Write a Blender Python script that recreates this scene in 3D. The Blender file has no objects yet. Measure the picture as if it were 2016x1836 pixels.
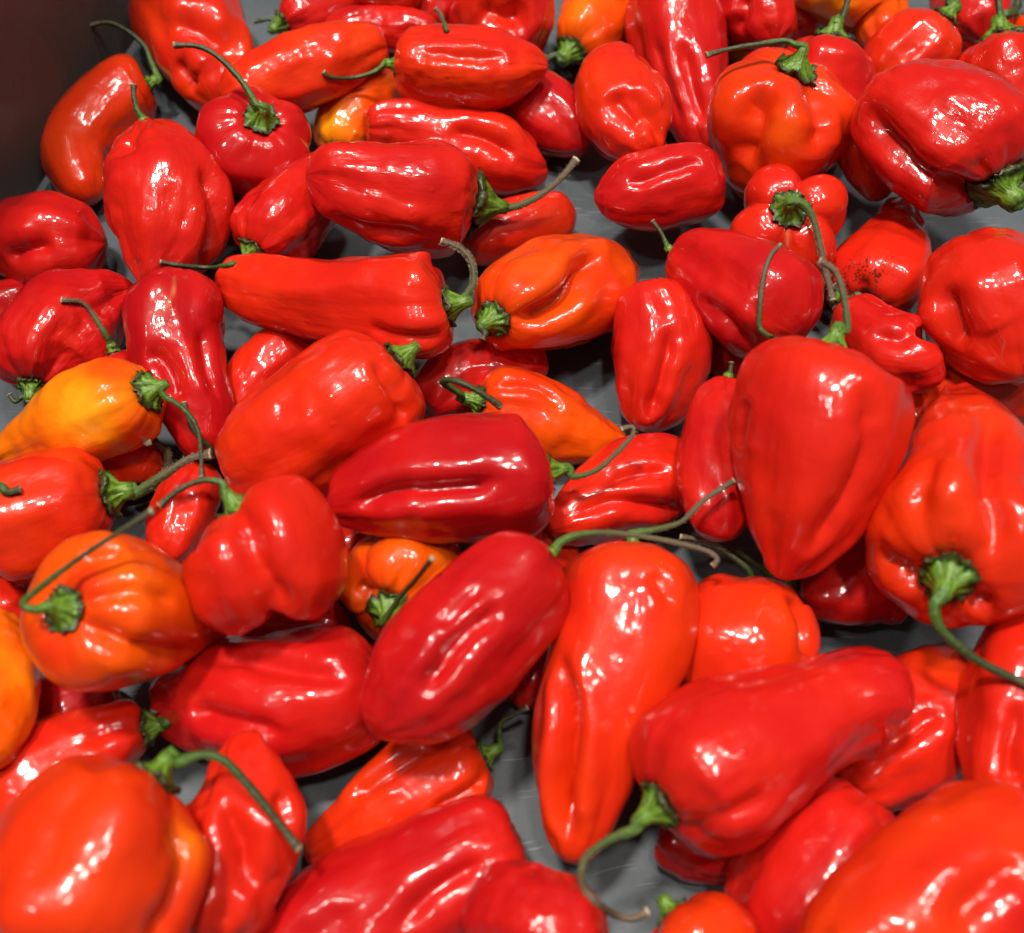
import bpy, math, random
import numpy as np
from mathutils import Vector, Matrix
from mathutils.bvhtree import BVHTree

# ------------------------------------------------------------------ camera
W0, H0 = 2016.0, 1836.0            # measuring grid of the photograph
HFOV = math.radians(52.0)
FPX = (W0 / 2) / math.tan(HFOV / 2)
PITCH = math.radians(60.0)
CAM = np.array([0.0, 0.0, 0.200])
FW = np.array([0, math.cos(PITCH), -math.sin(PITCH)])
UP = np.array([0, math.sin(PITCH), math.cos(PITCH)])
RT = np.array([1.0, 0, 0])
sc = bpy.context.scene
COL = sc.collection
cam_d = bpy.data.cameras.new('camera')
cam = bpy.data.objects.new('camera', cam_d)
COL.objects.link(cam)
cam.matrix_world = Matrix(((1, 0, 0, CAM[0]), (0, UP[1], -FW[1], CAM[1]), (0, UP[2], -FW[2], CAM[2]), (0, 0, 0, 1)))
cam_d.sensor_fit = 'HORIZONTAL'
cam_d.sensor_width = 36.0
cam_d.angle = HFOV
cam_d.clip_start = 0.01
cam_d.clip_end = 20.0
cam_d.dof.use_dof = True
cam_d.dof.focus_distance = 0.224
cam_d.dof.aperture_fstop = 14.0
sc.camera = cam

# ------------------------------------------------------------------ light
world = bpy.data.worlds.new('World')
sc.world = world
world.use_nodes = True
world.node_tree.nodes['Background'].inputs[0].default_value = (1.0, 0.95, 0.9, 1)
world.node_tree.nodes['Background'].inputs[1].default_value = 0.085


def lamp(name, loc, watts, size, target=(0, 0.14, 0), col=(1, 0.93, 0.84), sy=None):
    d = bpy.data.lights.new(name, 'AREA')
    d.energy = watts
    d.color = col
    if sy:
        d.shape = 'RECTANGLE'; d.size = size; d.size_y = sy
    else:
        d.shape = 'DISK'; d.size = size
    o = bpy.data.objects.new(name, d)
    COL.objects.link(o)
    o.location = loc
    o.rotation_euler = (Vector(target) - Vector(loc)).to_track_quat('-Z', 'Y').to_euler()
    return o


lamp('ceiling_lamp', (-0.30, 0.29, 1.6), 25, 0.16)
lamp('ceiling_lamp', (0.30, 0.45, 1.62), 11, 0.15)
lamp('ceiling_lamp', (0.12, -0.12, 1.7), 9, 0.12)
lamp('ceiling_lamp', (-0.75, -0.25, 1.6), 4.5, 0.12)
lamp('ceiling_lamp', (0.7, 0.1, 1.6), 4.5, 0.12)

sc.view_settings.view_transform = 'Standard'
sc.view_settings.look = 'None'
sc.view_settings.gamma = 1.0
sc.view_settings.exposure = -0.17
sc.cycles.max_bounces = 6
sc.cycles.use_denoising = True


# ------------------------------------------------------------------ helpers
def pdir(x, y):
    return FW + RT * ((x - W0 / 2) / FPX) - UP * ((y - H0 / 2) / FPX)


def at_z(x, y, z):
    d = pdir(x, y)
    return CAM + d * ((z - CAM[2]) / d[2])


def depth(p):
    return (p - CAM) @ FW


def to_px(P):
    q = P - CAM
    zc = q @ FW
    return np.stack([W0 / 2 + FPX * (q @ RT) / zc, H0 / 2 - FPX * (q @ UP) / zc], -1)


_rng = np.random.RandomState(7)
_PERM = _rng.permutation(256)
_PERM = np.concatenate([_PERM, _PERM, _PERM])
_G = _rng.normal(size=(256, 3)); _G /= np.linalg.norm(_G, axis=1)[:, None]


def noise(P):
    P = np.asarray(P, float)
    i = np.floor(P).astype(int); f = P - i; i &= 255
    u = f * f * f * (f * (f * 6 - 15) + 10)
    out = 0
    for a in (0, 1):
        for b in (0, 1):
            for c in (0, 1):
                h = _PERM[_PERM[_PERM[i[..., 0] + a] + i[..., 1] + b] + i[..., 2] + c] % 256
                g = _G[h]
                d = f - np.array([a, b, c])
                w = (u[..., 0] if a else 1 - u[..., 0]) * (u[..., 1] if b else 1 - u[..., 1]) * (u[..., 2] if c else 1 - u[..., 2])
                out = out + w * (g * d).sum(-1)
    return out * 1.5


def spline(K, n):
    """Catmull-Rom through the rows of K, resampled to n rows by arc length of the first 3 columns."""
    K = np.asarray(K, float)
    if len(K) == 2:
        K = np.stack([K[0], (K[0] + K[1]) / 2, K[1]])
    Q = np.vstack([2 * K[0] - K[1], K, 2 * K[-1] - K[-2]])
    out = []
    for i in range(1, len(Q) - 2):
        p0, p1, p2, p3 = Q[i - 1:i + 3]
        t = np.linspace(0, 1, 24, endpoint=False)[:, None]
        out.append(0.5 * ((2 * p1) + (p2 - p0) * t + (2 * p0 - 5 * p1 + 4 * p2 - p3) * t ** 2 + (3 * p1 - p0 - 3 * p2 + p3) * t ** 3))
    out.append(Q[-2][None])
    C = np.vstack(out)
    s = np.concatenate([[0], np.cumsum(np.linalg.norm(np.diff(C[:, :3], axis=0), axis=1))])
    if np.isscalar(n):
        q = np.linspace(0, s[-1], n)
    else:
        q = n * s[-1]
    return np.stack([np.interp(q, s, C[:, k]) for k in range(C.shape[1])], -1), q


def frames(C):
    T = np.gradient(C, axis=0)
    T /= np.linalg.norm(T, axis=1)[:, None]
    m = len(C) // 2
    c = CAM - C[m]
    u = c - (c @ T[m]) * T[m]
    u /= np.linalg.norm(u)
    U = np.zeros_like(C); U[m] = u
    for rng in (range(m + 1, len(C)), range(m - 1, -1, -1)):
        v = u
        for k in rng:
            v = v - (v @ T[k]) * T[k]
            v = v / np.linalg.norm(v)
            U[k] = v
    return T, U, np.cross(T, U)


_face_cache = {}


def grid_faces(nr, na, caps=True):
    """rings nr x na plus two pole vertices at the end"""
    k = (nr, na, caps)
    if k in _face_cache:
        return _face_cache[k]
    F = []
    for r in range(nr - 1):
        for a in range(na):
            b = (a + 1) % na
            F.append((r * na + a, r * na + b, (r + 1) * na + b, (r + 1) * na + a))
    if caps:
        p0, p1 = nr * na, nr * na + 1
        for a in range(na):
            b = (a + 1) % na
            F.append((p0, b, a))
            F.append((p1, (nr - 1) * na + a, (nr - 1) * na + b))
    _face_cache[k] = F
    return F


def mesh_obj(name, V, F, mat, parent=None, loc=None, attrs=None):
    me = bpy.data.meshes.new(name)
    me.from_pydata([tuple(v) for v in V], [], F)
    me.polygons.foreach_set('use_smooth', np.ones(len(me.polygons), bool))
    for an, av in (attrs or {}).items():
        av = np.asarray(av, np.float32)
        at = me.attributes.new(an, 'FLOAT_VECTOR' if av.ndim == 2 else 'FLOAT', 'POINT')
        at.data.foreach_set('vector' if av.ndim == 2 else 'value', av.ravel())
    me.materials.append(mat)
    me.update()
    o = bpy.data.objects.new(name, me)
    COL.objects.link(o)
    if parent is not None:
        o.parent = parent
    if loc is not None:
        o.location = loc
    return o


# ------------------------------------------------------------------ materials
def new_mat(name):
    m = bpy.data.materials.new(name)
    m.use_nodes = True
    nt = m.node_tree
    return m, nt, nt.nodes['Principled BSDF'], nt.nodes.new, nt.links.new


def ramp(N, stops):
    r = N('ShaderNodeValToRGB')
    e = r.color_ramp.elements
    while len(e) < len(stops):
        e.new(0.5)
    for k, (p, c) in enumerate(stops):
        e[k].position = p
        e[k].color = tuple(c) + (1,) if len(c) == 3 else c
    return r


def math_node(N, L, op, a, b=None, c=None, clamp=False):
    n = N('ShaderNodeMath'); n.operation = op; n.use_clamp = clamp
    for k, v in enumerate((a, b, c)):
        if v is None:
            continue
        if isinstance(v, (int, float)):
            n.inputs[k].default_value = v
        else:
            L(v, n.inputs[k])
    return n.outputs[0]


def noise_node(N, L, vec, scale, detail=2.0, rough=0.5):
    n = N('ShaderNodeTexNoise')
    n.inputs['Scale'].default_value = scale
    n.inputs['Detail'].default_value = detail
    n.inputs['Roughness'].default_value = rough
    L(vec, n.inputs['Vector'])
    return n.outputs['Fac']


def pepper_skin():
    m, nt, b, N, L = new_mat('pepper_skin')
    tc = N('ShaderNodeTexCoord')
    oi = N('ShaderNodeObjectInfo')
    add = N('ShaderNodeVectorMath'); add.operation = 'ADD'
    L(tc.outputs['Object'], add.inputs[0])
    sh = N('ShaderNodeVectorMath'); sh.operation = 'SCALE'
    sh.inputs[0].default_value = (1, 1.7, 2.3)
    L(oi.outputs['Random'], sh.inputs['Scale'])
    L(sh.outputs[0], add.inputs[1])
    v = add.outputs[0]
    rp = N('ShaderNodeAttribute'); rp.attribute_name = 'ripe'
    st = N('ShaderNodeAttribute'); st.attribute_name = 'streak'
    n1 = noise_node(N, L, v, 70, 4, 0.6)
    n2 = noise_node(N, L, v, 420, 3, 0.6)
    a = math_node(N, L, 'MULTIPLY_ADD', n1, 0.14, -0.07)
    a2 = math_node(N, L, 'MULTIPLY_ADD', n2, 0.08, -0.04)
    a3 = math_node(N, L, 'ADD', a, a2)
    a4 = math_node(N, L, 'ADD', a3, rp.outputs['Fac'])
    a5 = math_node(N, L, 'MULTIPLY_ADD', a4, 0.8, 0.1)
    r = ramp(N, [(0.03, (0.40, 0.004, 0.007)), (0.16, (0.53, 0.009, 0.007)), (0.34, (0.64, 0.018, 0.005)),
                 (0.52, (0.71, 0.042, 0.003)), (0.72, (0.80, 0.105, 0.002)), (0.88, (0.88, 0.24, 0.004)), (1.0, (0.95, 0.44, 0.016))])
    L(a5, r.inputs['Fac'])
    # dark specks and pale corky scars, where the mesh carries them
    sp = N('ShaderNodeAttribute'); sp.attribute_name = 'speck'
    vor = N('ShaderNodeTexVoronoi'); vor.inputs['Scale'].default_value = 1400
    L(v, vor.inputs['Vector'])
    spn = noise_node(N, L, v, 500, 3, 0.7)
    s1 = math_node(N, L, 'MULTIPLY_ADD', sp.outputs['Fac'], 0.62, -0.02)
    s2 = math_node(N, L, 'SUBTRACT', s1, vor.outputs['Distance'])
    s3 = math_node(N, L, 'ADD', s2, math_node(N, L, 'MULTIPLY_ADD', spn, 0.9, -0.45))
    s4 = math_node(N, L, 'MULTIPLY', s3, 9.0, clamp=True)
    s5 = math_node(N, L, 'MULTIPLY', s4, math_node(N, L, 'MULTIPLY', sp.outputs['Fac'], 4.0, clamp=True), clamp=True)
    mx = N('ShaderNodeMixRGB'); mx.inputs[2].default_value = (0.05, 0.012, 0.008, 1)
    L(math_node(N, L, 'MULTIPLY', s5, 0.85), mx.inputs[0]); L(r.outputs['Color'], mx.inputs[1])
    sca = N('ShaderNodeAttribute'); sca.attribute_name = 'scar'
    mx2 = N('ShaderNodeMixRGB'); mx2.inputs[2].default_value = (0.62, 0.22, 0.09, 1)
    L(math_node(N, L, 'MULTIPLY', sca.outputs['Fac'], 0.8, clamp=True), mx2.inputs[0]); L(mx.outputs[0], mx2.inputs[1])
    L(mx2.outputs[0], b.inputs['Base Color'])
    rr = math_node(N, L, 'MULTIPLY_ADD', noise_node(N, L, v, 160, 4, 0.65), 0.26, 0.24)
    L(rr, b.inputs['Roughness'])
    b.inputs['Coat Weight'].default_value = 0.95
    b.inputs['Coat IOR'].default_value = 1.45
    L(math_node(N, L, 'MULTIPLY_ADD', n1, 0.14, 0.05), b.inputs['Coat Roughness'])
    b.inputs['IOR'].default_value = 1.46
    b.inputs['Specular IOR Level'].default_value = 0.15
    b.inputs['Subsurface Weight'].default_value = 0.0
    b.inputs['Subsurface Radius'].default_value = (1.0, 0.12, 0.05)
    b.inputs['Subsurface Scale'].default_value = 0.003
    # skin relief: fine pores, shallow pits and long wrinkles
    sk = N('ShaderNodeAttribute'); sk.attribute_name = 'skin'
    sv = N('ShaderNodeVectorMath'); sv.operation = 'ADD'
    L(sk.outputs['Vector'], sv.inputs[0]); L(sh.outputs[0], sv.inputs[1])
    bn1 = noise_node(N, L, sv.outputs[0], 300, 3, 0.5)
    bn2 = noise_node(N, L, v, 1100, 2, 0.5)
    bn3 = noise_node(N, L, v, 210, 2, 0.5)
    bsum = math_node(N, L, 'ADD', math_node(N, L, 'ADD', math_node(N, L, 'MULTIPLY', bn1, 0.75), math_node(N, L, 'MULTIPLY', bn3, 0.45)), math_node(N, L, 'MULTIPLY', bn2, 0.10))
    vd = N('ShaderNodeTexVoronoi'); vd.inputs['Scale'].default_value = 210
    L(v, vd.inputs['Vector'])
    sx_ = N('ShaderNodeSeparateColor'); L(vd.outputs['Color'], sx_.inputs[0])
    dots = math_node(N, L, 'MULTIPLY', math_node(N, L, 'SUBTRACT', 0.16, vd.outputs['Distance'], clamp=True), math_node(N, L, 'GREATER_THAN', sx_.outputs[0], 0.72))
    bsum = math_node(N, L, 'ADD', bsum, math_node(N, L, 'MULTIPLY', dots, 2.2))
    bu = N('ShaderNodeBump')
    wa_ = N('ShaderNodeAttribute'); wa_.attribute_name = 'wrinkle'
    L(math_node(N, L, 'MULTIPLY_ADD', wa_.outputs['Fac'], 0.26, 0.19), bu.inputs['Strength'])
    bu.inputs['Distance'].default_value = 0.0011
    L(bsum, bu.inputs['Height'])
    L(bu.outputs[0], b.inputs['Normal'])
    L(bu.outputs[0], b.inputs['Coat Normal'])
    return m


def green_mat(name, stops, rough):
    m, nt, b, N, L = new_mat(name)
    tc = N('ShaderNodeTexCoord')
    t = N('ShaderNodeAttribute'); t.attribute_name = 'along'
    n1 = noise_node(N, L, tc.outputs['Object'], 700, 4, 0.65)
    f = math_node(N, L, 'ADD', t.outputs['Fac'], math_node(N, L, 'MULTIPLY_ADD', n1, 0.5, -0.25))
    r = ramp(N, stops)
    L(f, r.inputs['Fac'])
    L(r.outputs[0], b.inputs['Base Color'])
    b.inputs['Roughness'].default_value = rough
    b.inputs['Subsurface Weight'].default_value = 0.0
    bu = N('ShaderNodeBump'); bu.inputs['Strength'].default_value = 0.5; bu.inputs['Distance'].default_value = 0.0006
    L(noise_node(N, L, tc.outputs['Object'], 1200, 3, 0.6), bu.inputs['Height'])
    L(bu.outputs[0], b.inputs['Normal'])
    return m


M_SKIN = pepper_skin()
M_CALYX = green_mat('calyx_green', [(0.0, (0.045, 0.045, 0.015)), (0.14, (0.035, 0.06, 0.010)), (0.45, (0.065, 0.14, 0.014)), (0.8, (0.14, 0.27, 0.02)), (1.0, (0.075, 0.14, 0.016))], 0.38)
M_STEM = green_mat('stem_green', [(0.0, (0.10, 0.22, 0.02)), (0.18, (0.05, 0.11, 0.015)), (0.5, (0.036, 0.055, 0.016)), (0.8, (0.05, 0.052, 0.022)), (0.93, (0.09, 0.075, 0.04)), (1.0, (0.34, 0.28, 0.16))], 0.5)
M_FUZZ = green_mat('stem_fuzzy', [(0.0, (0.08, 0.18, 0.02)), (0.25, (0.06, 0.09, 0.02)), (0.5, (0.10, 0.085, 0.04)), (0.9, (0.13, 0.09, 0.06)), (0.96, (0.2, 0.15, 0.09)), (1.0, (0.45, 0.40, 0.26))], 0.7)


def tray_mat(name, base, scratch, rough, amount):
    m, nt, b, N, L = new_mat(name)
    tc = N('ShaderNodeTexCoord')
    acc = None
    for k, (rot, sx, sy, th) in enumerate([(0.5, 80, 1700, 0.715), (-0.85, 60, 1900, 0.72), (1.35, 90, 1800, 0.72), (-0.35, 70, 2000, 0.725), (2.4, 100, 1600, 0.715)]):
        mp = N('ShaderNodeMapping')
        mp.inputs['Rotation'].default_value = (0, 0, rot)
        mp.inputs['Scale'].default_value = (sx, sy, 1)
        mp.inputs['Location'].default_value = (k * 3.1, k * 7.7, 0)
        # bend the scratches a little
        nz = N('ShaderNodeTexNoise'); nz.inputs['Scale'].default_value = 9
        L(tc.outputs['Object'], nz.inputs['Vector'])
        sc_ = N('ShaderNodeVectorMath'); sc_.operation = 'SCALE'; sc_.inputs['Scale'].default_value = 0.05
        L(nz.outputs['Color'], sc_.inputs[0])
        ad = N('ShaderNodeVectorMath'); ad.operation = 'ADD'
        L(tc.outputs['Object'], ad.inputs[0]); L(sc_.outputs[0], ad.inputs[1])
        L(ad.outputs[0], mp.inputs['Vector'])
        n = noise_node(N, L, mp.outputs[0], 1.0, 1.0, 0.4)
        s = math_node(N, L, 'MULTIPLY', math_node(N, L, 'SUBTRACT', n, th), 14.0, clamp=True)
        acc = s if acc is None else math_node(N, L, 'MAXIMUM', acc, s)
    n1 = noise_node(N, L, tc.outputs['Object'], 26, 5, 0.65)
    n2 = noise_node(N, L, tc.outputs['Object'], 900, 2, 0.5)
    mot = math_node(N, L, 'ADD', n1, math_node(N, L, 'MULTIPLY_ADD', n2, 0.35, -0.17))
    r = ramp(N, [(0.25, [c * 0.78 for c in base]), (0.75, [c * 1.22 for c in base])])
    L(mot, r.inputs[0])
    mx = N('ShaderNodeMixRGB'); mx.inputs[2].default_value = tuple(scratch) + (1,)
    L(math_node(N, L, 'MULTIPLY', acc, amount), mx.inputs[0]); L(r.outputs[0], mx.inputs[1])
    L(mx.outputs[0], b.inputs['Base Color'])
    rr = math_node(N, L, 'MULTIPLY_ADD', n1, 0.2, rough - 0.1)
    L(rr, b.inputs['Roughness'])
    b.inputs['Specular IOR Level'].default_value = 0.3
    bu = N('ShaderNodeBump'); bu.inputs['Strength'].default_value = 0.07; bu.inputs['Distance'].default_value = 0.0003
    L(math_node(N, L, 'SUBTRACT', n2, acc), bu.inputs['Height'])
    L(bu.outputs[0], b.inputs['Normal'])
    return m


M_FLOOR = tray_mat('tray_plastic', (0.086, 0.103, 0.116), (0.30, 0.31, 0.31), 0.5, 0.6)
M_WALL = tray_mat('tray_wall_plastic', (0.082, 0.068, 0.062), (0.20, 0.10, 0.09), 0.34, 0.35)

# ------------------------------------------------------------------ tray
tray = bpy.data.objects.new('display_tray', None)
COL.objects.link(tray)
tray['label'] = 'scratched dark grey plastic tray that all the peppers lie in'
tray['category'] = 'tray'
wa, wb = at_z(264, 100, 0), at_z(62, 412, 0)
wd = (wa - wb) / np.linalg.norm(wa - wb)
wn = np.array([wd[1], -wd[0], 0])          # into the tray
if wn[0] < 0:
    wn = -wn
tl = wb - wd * 0.25
tr = wb + wd * 0.75


def box_between(p, q, n, t, z0, z1, bev=0.0):
    a, b, c, d = p, q, q - n * t, p - n * t
    V = [(*v[:2], z0) for v in (a, b, c, d)] + [(*v[:2], z1) for v in (a, b, c, d)]
    F = [(0, 1, 2, 3), (7, 6, 5, 4), (0, 4, 5, 1), (1, 5, 6, 2), (2, 6, 7, 3), (3, 7, 4, 0)]
    return V, F


def flat(o):
    for p in o.data.polygons:
        p.use_smooth = False
    return o


fl = tl + wn * 0.62
fr = tr + wn * 0.62
V = [(*v[:2], z) for z in (-0.004, 0) for v in (tl, fl, fr, tr)]
flat(mesh_obj('tray_floor', V, [(3, 2, 1, 0), (4, 5, 6, 7), (0, 1, 5, 4), (1, 2, 6, 5), (2, 3, 7, 6), (3, 0, 4, 7)], M_FLOOR, tray))
V, F = box_between(tl, tr, wn, 0.004, 0.0015, 0.13)
w_o = flat(mesh_obj('tray_wall', V, F, M_WALL, tray))
bv = w_o.modifiers.new('bevel', 'BEVEL'); bv.width = 0.0012; bv.segments = 2

# ------------------------------------------------------------------ pepper list
PEP = []


def pep(pid, pts, lay, ripe, label, dz=None, stem=None, cal=28, gro=(), pat=(), lob=(3, 0.12), wr=0.4, speck=(), scar=(), fuzz=0, pull=True, sw=7.0, hmin=None, dent=1.0, ph=None, tl=0.0, tol=None):
    PEP.append(dict(pid=pid, pts=pts, lay=lay, ripe=ripe, label=label, dz=dz, stem=stem, cal=cal, gro=gro, pat=pat, lob=lob,
                    wr=wr, speck=speck, scar=scar, fuzz=fuzz, pull=pull, sw=sw, hmin=hmin, dent=dent, ph=ph, tl=tl, tol=tol))


# --- far row, along the top of the picture
pep('P6', [(556, 50, 34), (610, 28, 55), (690, 0, 62), (760, -30, 45)], 0, .10, 'dark red pepper at the top edge with twiggy stem tip beside its small calyx', stem=[(552, 52), (535, 38), (500, 42)], cal=20, sw=6)
pep('P13', [(690, -35, 40), (765, -28, 48), (835, -30, 40)], 1, .5, 'orange-red pepper of which only the underside shows at the top edge', lob=(2, .1))
pep('P11', [(900, -10, 50), (850, 25, 62), (800, 60, 45)], 0, .1, 'shaded dark red pepper wedged between two peppers behind the short upright stem')
pep('P12', [(862, 62, 25), (800, 58, 42), (720, 58, 44), (640, 78, 40)], 1, .08, 'thin wrinkled dark red pepper with a short upright stem, behind the glossy red-orange one', stem=[(866, 60), (872, 40), (868, 28), (857, 16)], cal=14, sw=6, wr=1, fuzz=60)
pep('P10', [(960, -45, 80), (985, 25, 104), (1018, 88, 80), (1042, 128, 35)], 1, .12, 'broad dark red pepper with a deep hollow in its side at the top edge', gro=[(.35, .30, [(935, 5), (985, 30), (1045, 25)])], pat=[(990, 10, 40, .4)], lob=(3, .1), wr=.8)
pep('P14', [(1122, 100, 48), (1160, 60, 68), (1190, 0, 72), (1205, -55, 45)], 1, .62, 'bright orange pepper at the top edge with a thick green stump pointing down', stem=[(1115, 102), (1095, 108), (1076, 116)], cal=26, sw=11, pull=False, pat=[(1140, 20, 55, .9), (1200, 70, 50, .55)])
pep('P15', [(1305, -35, 70), (1328, 40, 101), (1345, 120, 92), (1366, 200, 68), (1386, 270, 46), (1393, 310, 18)], 1, .08, 'long dark red pepper standing beside the big ribbed orange-red one', gro=[(.16, .14, [(1340, 80), (1365, 170), (1392, 250)]), (.12, .12, [(1285, 70), (1315, 170), (1345, 250)])], wr=.5)
pep('P19', [(1440, -50, 50), (1480, 10, 72), (1515, 55, 55), (1525, 84, 25)], 1, .05, 'dark red two-lobed pepper at the top edge above the ribbed orange-red one', gro=[(.25, .2, [(1450, 60), (1470, 20), (1460, -10)])])
pep('P20', [(1610, -20, 35), (1580, 20, 50), (1555, 70, 45)], 0, .22, 'small red pepper mostly hidden behind a green stem at the top edge')
pep('P21', [(1440, 70, 30), (1475, 92, 38), (1520, 120, 30)], 0, .95, 'yellow-orange pepper of which only a sliver shows beneath other peppers', lob=(2, .05))
pep('P18', [(1570, -45, 55), (1650, -25, 70), (1725, 25, 62), (1735, 98, 35)], 1, .72, 'bright orange pepper at the top edge behind a leaning green stem', pat=[(1640, 10, 60, .95), (1740, 70, 45, .5)])
pep('P22', [(1862, 32, 46), (1825, 75, 74), (1772, 130, 74), (1715, 195, 55)], 1, .38, 'smooth orange-red pepper with a plain green stem stub, above the big wrinkled one', stem=[(1864, 28), (1868, 8), (1872, -15)], dz=-16, cal=24, sw=10)
pep('P23', [(1880, -45, 50), (1915, 15, 72), (1935, 62, 55), (1940, 82, 25)], 1, .08, 'dark red round pepper at the top edge between two green stems')
pep('P24', [(1970, 72, 68), (1978, 130, 97), (1998, 220, 92), (2015, 320, 50)], 1, .15, 'red wrinkled pepper with an upright dark stem beside the right edge', stem=[(1970, 72), (1968, 40), (1967, 10), (1962, -20)], cal=34, sw=10, wr=.9, dz=-14)
pep('P25', [(1998, 48, 40), (2040, 85, 60), (2090, 130, 45)], 0, .5, 'orange pepper with a green stem cut by the top right corner', stem=[(1996, 45), (1998, 20), (2006, -10)], cal=24, sw=12)
# --- upper left, by the wall
pep('P1', [(322, -38, 80), (366, 25, 104), (408, 105, 92), (430, 170, 64), (437, 214, 26)], 0, .36, 'scarlet folded pepper in the tray corner with its stem end cut by the top edge', gro=[(.30, .22, [(335, 40), (400, 58), (455, 85), (470, 130)]), (.16, .15, [(350, 120), (390, 175)])], lob=(3, .14), stem=[], cal=22)
pep('P2', [(300, 160, 66), (255, 180, 72), (194, 230, 73), (150, 295, 66), (158, 352, 52), (182, 394, 28)], 0, .48, 'smooth orange-red bean-shaped pepper against the dark tray wall', stem=[(298, 150), (296, 118), (284, 90), (250, 60), (212, 44), (172, 51)], cal=16, sw=7, lob=(2, .04), wr=.15, pull=False, dent=.6)
pep('P3', [(765, 88, 34), (690, 105, 60), (600, 140, 74), (510, 168, 62), (435, 196, 38)], 1, .45, 'long orange-red pepper lying behind the dark red one with the tall stem', lob=(2, .1))
pep('P4', [(516, 226, 88), (506, 272, 112), (494, 335, 92), (482, 385, 45), (480, 405, 16)], 1, .0, 'dark red pepper standing upright with a long thin arched stem', dz=-30, stem=[(516, 235), (505, 205), (480, 165), (440, 120), (395, 92), (342, 88)], cal=28, sw=8, lob=(5, .10), dent=.7, pull=False)
pep('P5', [(664, 300, 40), (688, 245, 68), (738, 195, 66), (795, 165, 40)], 0, .66, 'yellow-orange pepper tucked under two red ones', stem=[(664, 303), (672, 308)], cal=20, sw=8, pull=False, pat=[(645, 250, 55, 1.02), (690, 300, 40, .8), (760, 200, 45, .62)], lob=(3, .08))
pep('P7', [(774, 126, 58), (820, 130, 72), (900, 136, 80), (980, 137, 72), (1040, 132, 46), (1080, 131, 12)], 2, .42, 'orange-red pepper with a pointed tip, wrinkled crest and thin stem across the yellow-orange one', stem=[(770, 126), (735, 142), (690, 153), (650, 151), (636, 140)], cal=17, sw=6, wr=.9, pat=[(880, 70, 70, .18), (980, 80, 60, .2), (900, 190, 70, .5)], gro=[(.10, .12, [(810, 100), (900, 108), (1000, 112)])])
pep('P8', [(714, 252, 44), (780, 250, 54), (880, 275, 72), (980, 308, 74), (1048, 328, 44), (1074, 325, 12)], 1, .24, 'red pepper with a long curved hollow, below the one with the pointed tip', gro=[(.32, .2, [(880, 262), (930, 262), (985, 285), (1020, 310)])])
pep('P9', [(985, 180, 60), (1060, 218, 76), (1118, 258, 58), (1152, 292, 24)], 0, .0, 'smooth dark crimson pepper whose rounded tip shows on the bare tray', lob=(2, .06), wr=.1)
pep('P30', [(1222, 110, 50), (1212, 170, 82), (1234, 232, 90), (1270, 280, 62), (1300, 305, 28)], 0, .36, 'orange-red pepper with a squashed hollow side, left of the long dark red one', gro=[(.30, .24, [(1200, 180), (1240, 225), (1275, 255)]), (.15, .14, [(1235, 170), (1290, 240), (1305, 280)])])
pep('P29', [(1420, 345, 60), (1362, 358, 80), (1282, 374, 83), (1212, 386, 56), (1168, 388, 18)], 0, .08, 'dark red pepper with one straight crease on the bare tray', gro=[(.16, .12, [(1235, 365), (1300, 342), (1385, 315)])], lob=(2, .08))
pep('P16', [(1572, 122, 100), (1552, 178, 136), (1530, 242, 144), (1502, 318, 112), (1470, 392, 50)], 1, .42, 'big deeply ribbed orange-red pepper with a black-green stem bent flat sideways', stem=[(1572, 108), (1566, 88), (1545, 80), (1490, 87), (1440, 95), (1390, 108)], cal=34, sw=7.5, gro=[(.22, .2, [(1505, 170), (1485, 240), (1465, 330)]), (.18, .16, [(1600, 150), (1622, 230), (1600, 310)])], pat=[(1545, 260, 60, .62), (1420, 200, 50, .5), (1535, 320, 40, .6)], dz=-32, tol=.66, ph=.35, lob=(4, .15))
pep('P17', [(1642, 66, 72), (1628, 130, 90), (1625, 225, 84), (1608, 335, 45)], 0, .13, 'red pepper with a green stem leaning up, squeezed behind the ribbed orange-red one', stem=[(1645, 66), (1652, 45), (1664, 20), (1672, -15)], cal=28, sw=9, dz=-22)
pep('P27', [(1690, 190, 45), (1695, 280, 55), (1725, 355, 42), (1745, 388, 20)], 0, .42, 'small orange-red pepper in shade under the big wrinkled one')
pep('P26', [(1972, 368, 96), (1925, 320, 134), (1850, 268, 138), (1770, 212, 108), (1712, 165, 52)], 2, .10, 'big wrinkled shiny red pepper with a fold along its length at the right edge', stem=[(1990, 378), (2010, 372), (2040, 362)], dz=2, tol=.72, cal=44, sw=16, gro=[(.30, .16, [(1700, 200), (1740, 265), (1810, 335), (1890, 372), (1940, 385)])], wr=1.0)
pep('P28', [(1556, 406, 92), (1554, 424, 108), (1550, 455, 104), (1546, 500, 55)], 2, .28, 'small four-lobed red pepper seen stem end on, its stem hanging down', dz=-26, ph=.2, tol=.7, stem=[(1556, 404), (1585, 405), (1604, 440), (1618, 500), (1632, 560), (1640, 592)], cal=30, sw=9, lob=(4, .42), fuzz=150, dent=.5, wr=.2, scar=[(4, [(1552, 440), (1548, 490)])])
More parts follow.
